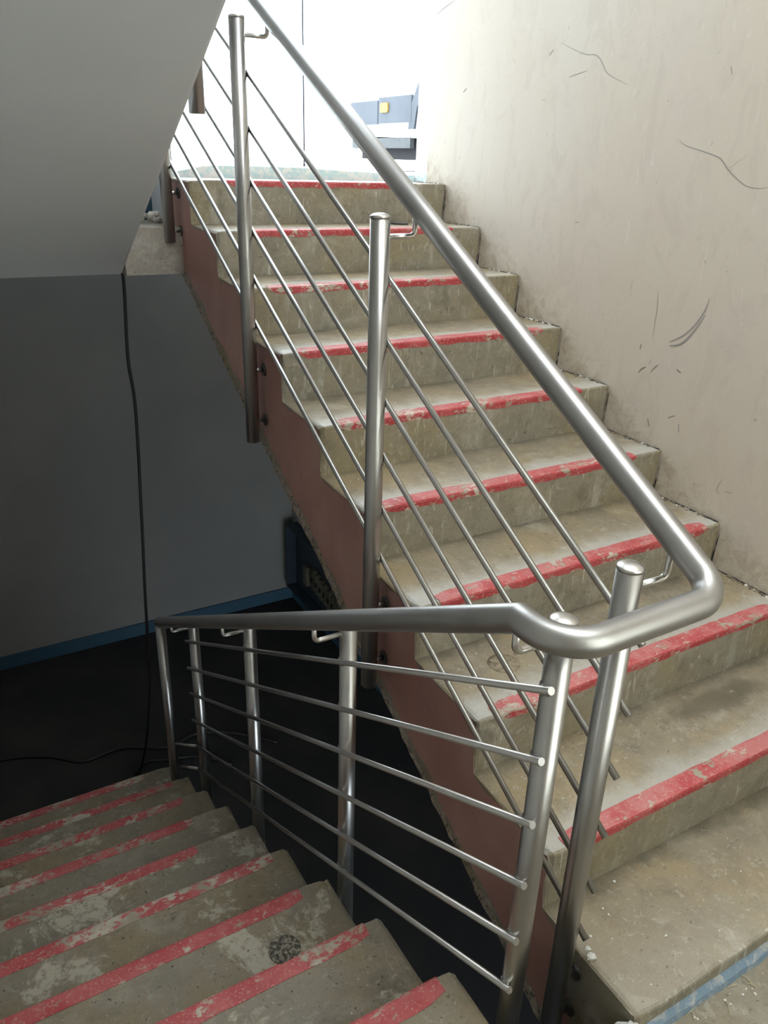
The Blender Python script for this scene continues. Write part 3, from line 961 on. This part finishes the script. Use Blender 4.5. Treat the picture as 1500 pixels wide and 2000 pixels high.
# scuffs on the right wall
wr = bpy.data.objects['wall_right']
MARKS = [([(1.091, 1.199), (1.098, 1.161), (1.123, 1.112), (1.165, 1.066), (1.217, 1.034)], .0030, 'scuff'), ([(1.094, 1.145), (1.127, 1.085), (1.169, 1.036), (1.214, 1.022)], .0042, 'scuff'), ([(1.302, 1.197), (1.294, 1.139), (1.293, 1.095), (1.292, 1.034)], .0012, 'scuff'), ([(1.337, 1.003), (1.34, 0.984)], .003, 'scuff_dark'), ([(1.332, 0.901), (1.317, 0.919), (1.3, 0.929)], .0025, 'scuff_dark'), ([(1.277, 0.914), (1.263, 0.935), (1.247, 0.948)], .0025, 'scuff'), ([(1.167, 0.95), (1.148, 0.943)], .002, 'scuff_dark'),
         ([(1.926, 1.982), (1.862, 1.957), (1.792, 1.935), (1.746, 1.93), (1.715, 1.911), (1.683, 1.874), (1.64, 1.853), (1.574, 1.829)], .0013, 'scuff'), ([(1.319, 1.661), (1.287, 1.642), (1.224, 1.628), (1.162, 1.612), (1.141, 1.602), (1.106, 1.571), (1.043, 1.535), (0.998, 1.528), (0.965, 1.532)], .0014, 'scuff'), ([(1.867, 1.87), (1.821, 1.877), (1.775, 1.884)], .0012, 'scuff'), ([(1.117, 1.576), (1.051, 1.623)], .0011, 'scuff_pale'), ([(1.99, 1.948), (1.97, 1.964)], .003, 'scuff'), ([(2.77, 2.164), (2.702, 2.185), (2.627, 2.202)], .0015, 'scuff'), ([(1.17, 1.854), (1.161, 1.833)], .002, 'scuff'), ([(1.288, 0.941), (1.283, 0.963)], .0012, 'scuff'), ([(1.317, 0.758), (1.31, 0.774)], .0016, 'scuff'), ([(1.254, 0.751), (1.242, 0.727)], .0045, 'scuff'), ([(1.166, 0.779), (1.14, 0.794)], .002, 'scuff_dark'), ([(1.119, 0.77), (1.111, 0.741)], .0025, 'scuff'), ([(0.905, 0.643), (0.92, 0.601), (0.906, 0.588)], .0015, 'scuff'), ([(0.89, 0.603), (0.861, 0.607)], .0015, 'scuff'), ([(1.425, 1.179), (1.422, 1.211)], .0012, 'scuff'), ([(1.748, 1.381), (1.721, 1.383)], .0016, 'scuff'), ([(2.529, 1.853), (2.504, 1.867)], .002, 'scuff_dark'), ([(1.85, 1.255), (1.838, 1.237)], .0012, 'scuff')]
for pts, wd, mt in MARKS:
    pp = [Vector((0, a, b)) for a, b in pts]
    if len(pp) > 2:
        pp = smooth_path(pp, 5)
    vv, ff = [], []
    m_ = len(pp)
    for i, p in enumerate(pp):
        d = (pp[min(i + 1, m_ - 1)] - pp[max(i - 1, 0)]).normalized()
        nn = Vector((0, -d.z, d.y)) * wd * (0.25 + 0.75 * math.sin(math.pi * (i + 0.35) / (m_ - 0.3)))
        vv += [(W - 0.0006, p.y + nn.y, p.z + nn.z), (W - 0.0006, p.y - nn.y, p.z - nn.z)]
    for i in range(m_ - 1):
        ff.append((2 * i, 2 * i + 1, 2 * i + 3, 2 * i + 2))
    MB().add(vv, ff).build('scuff_mark', M[mt], wr)
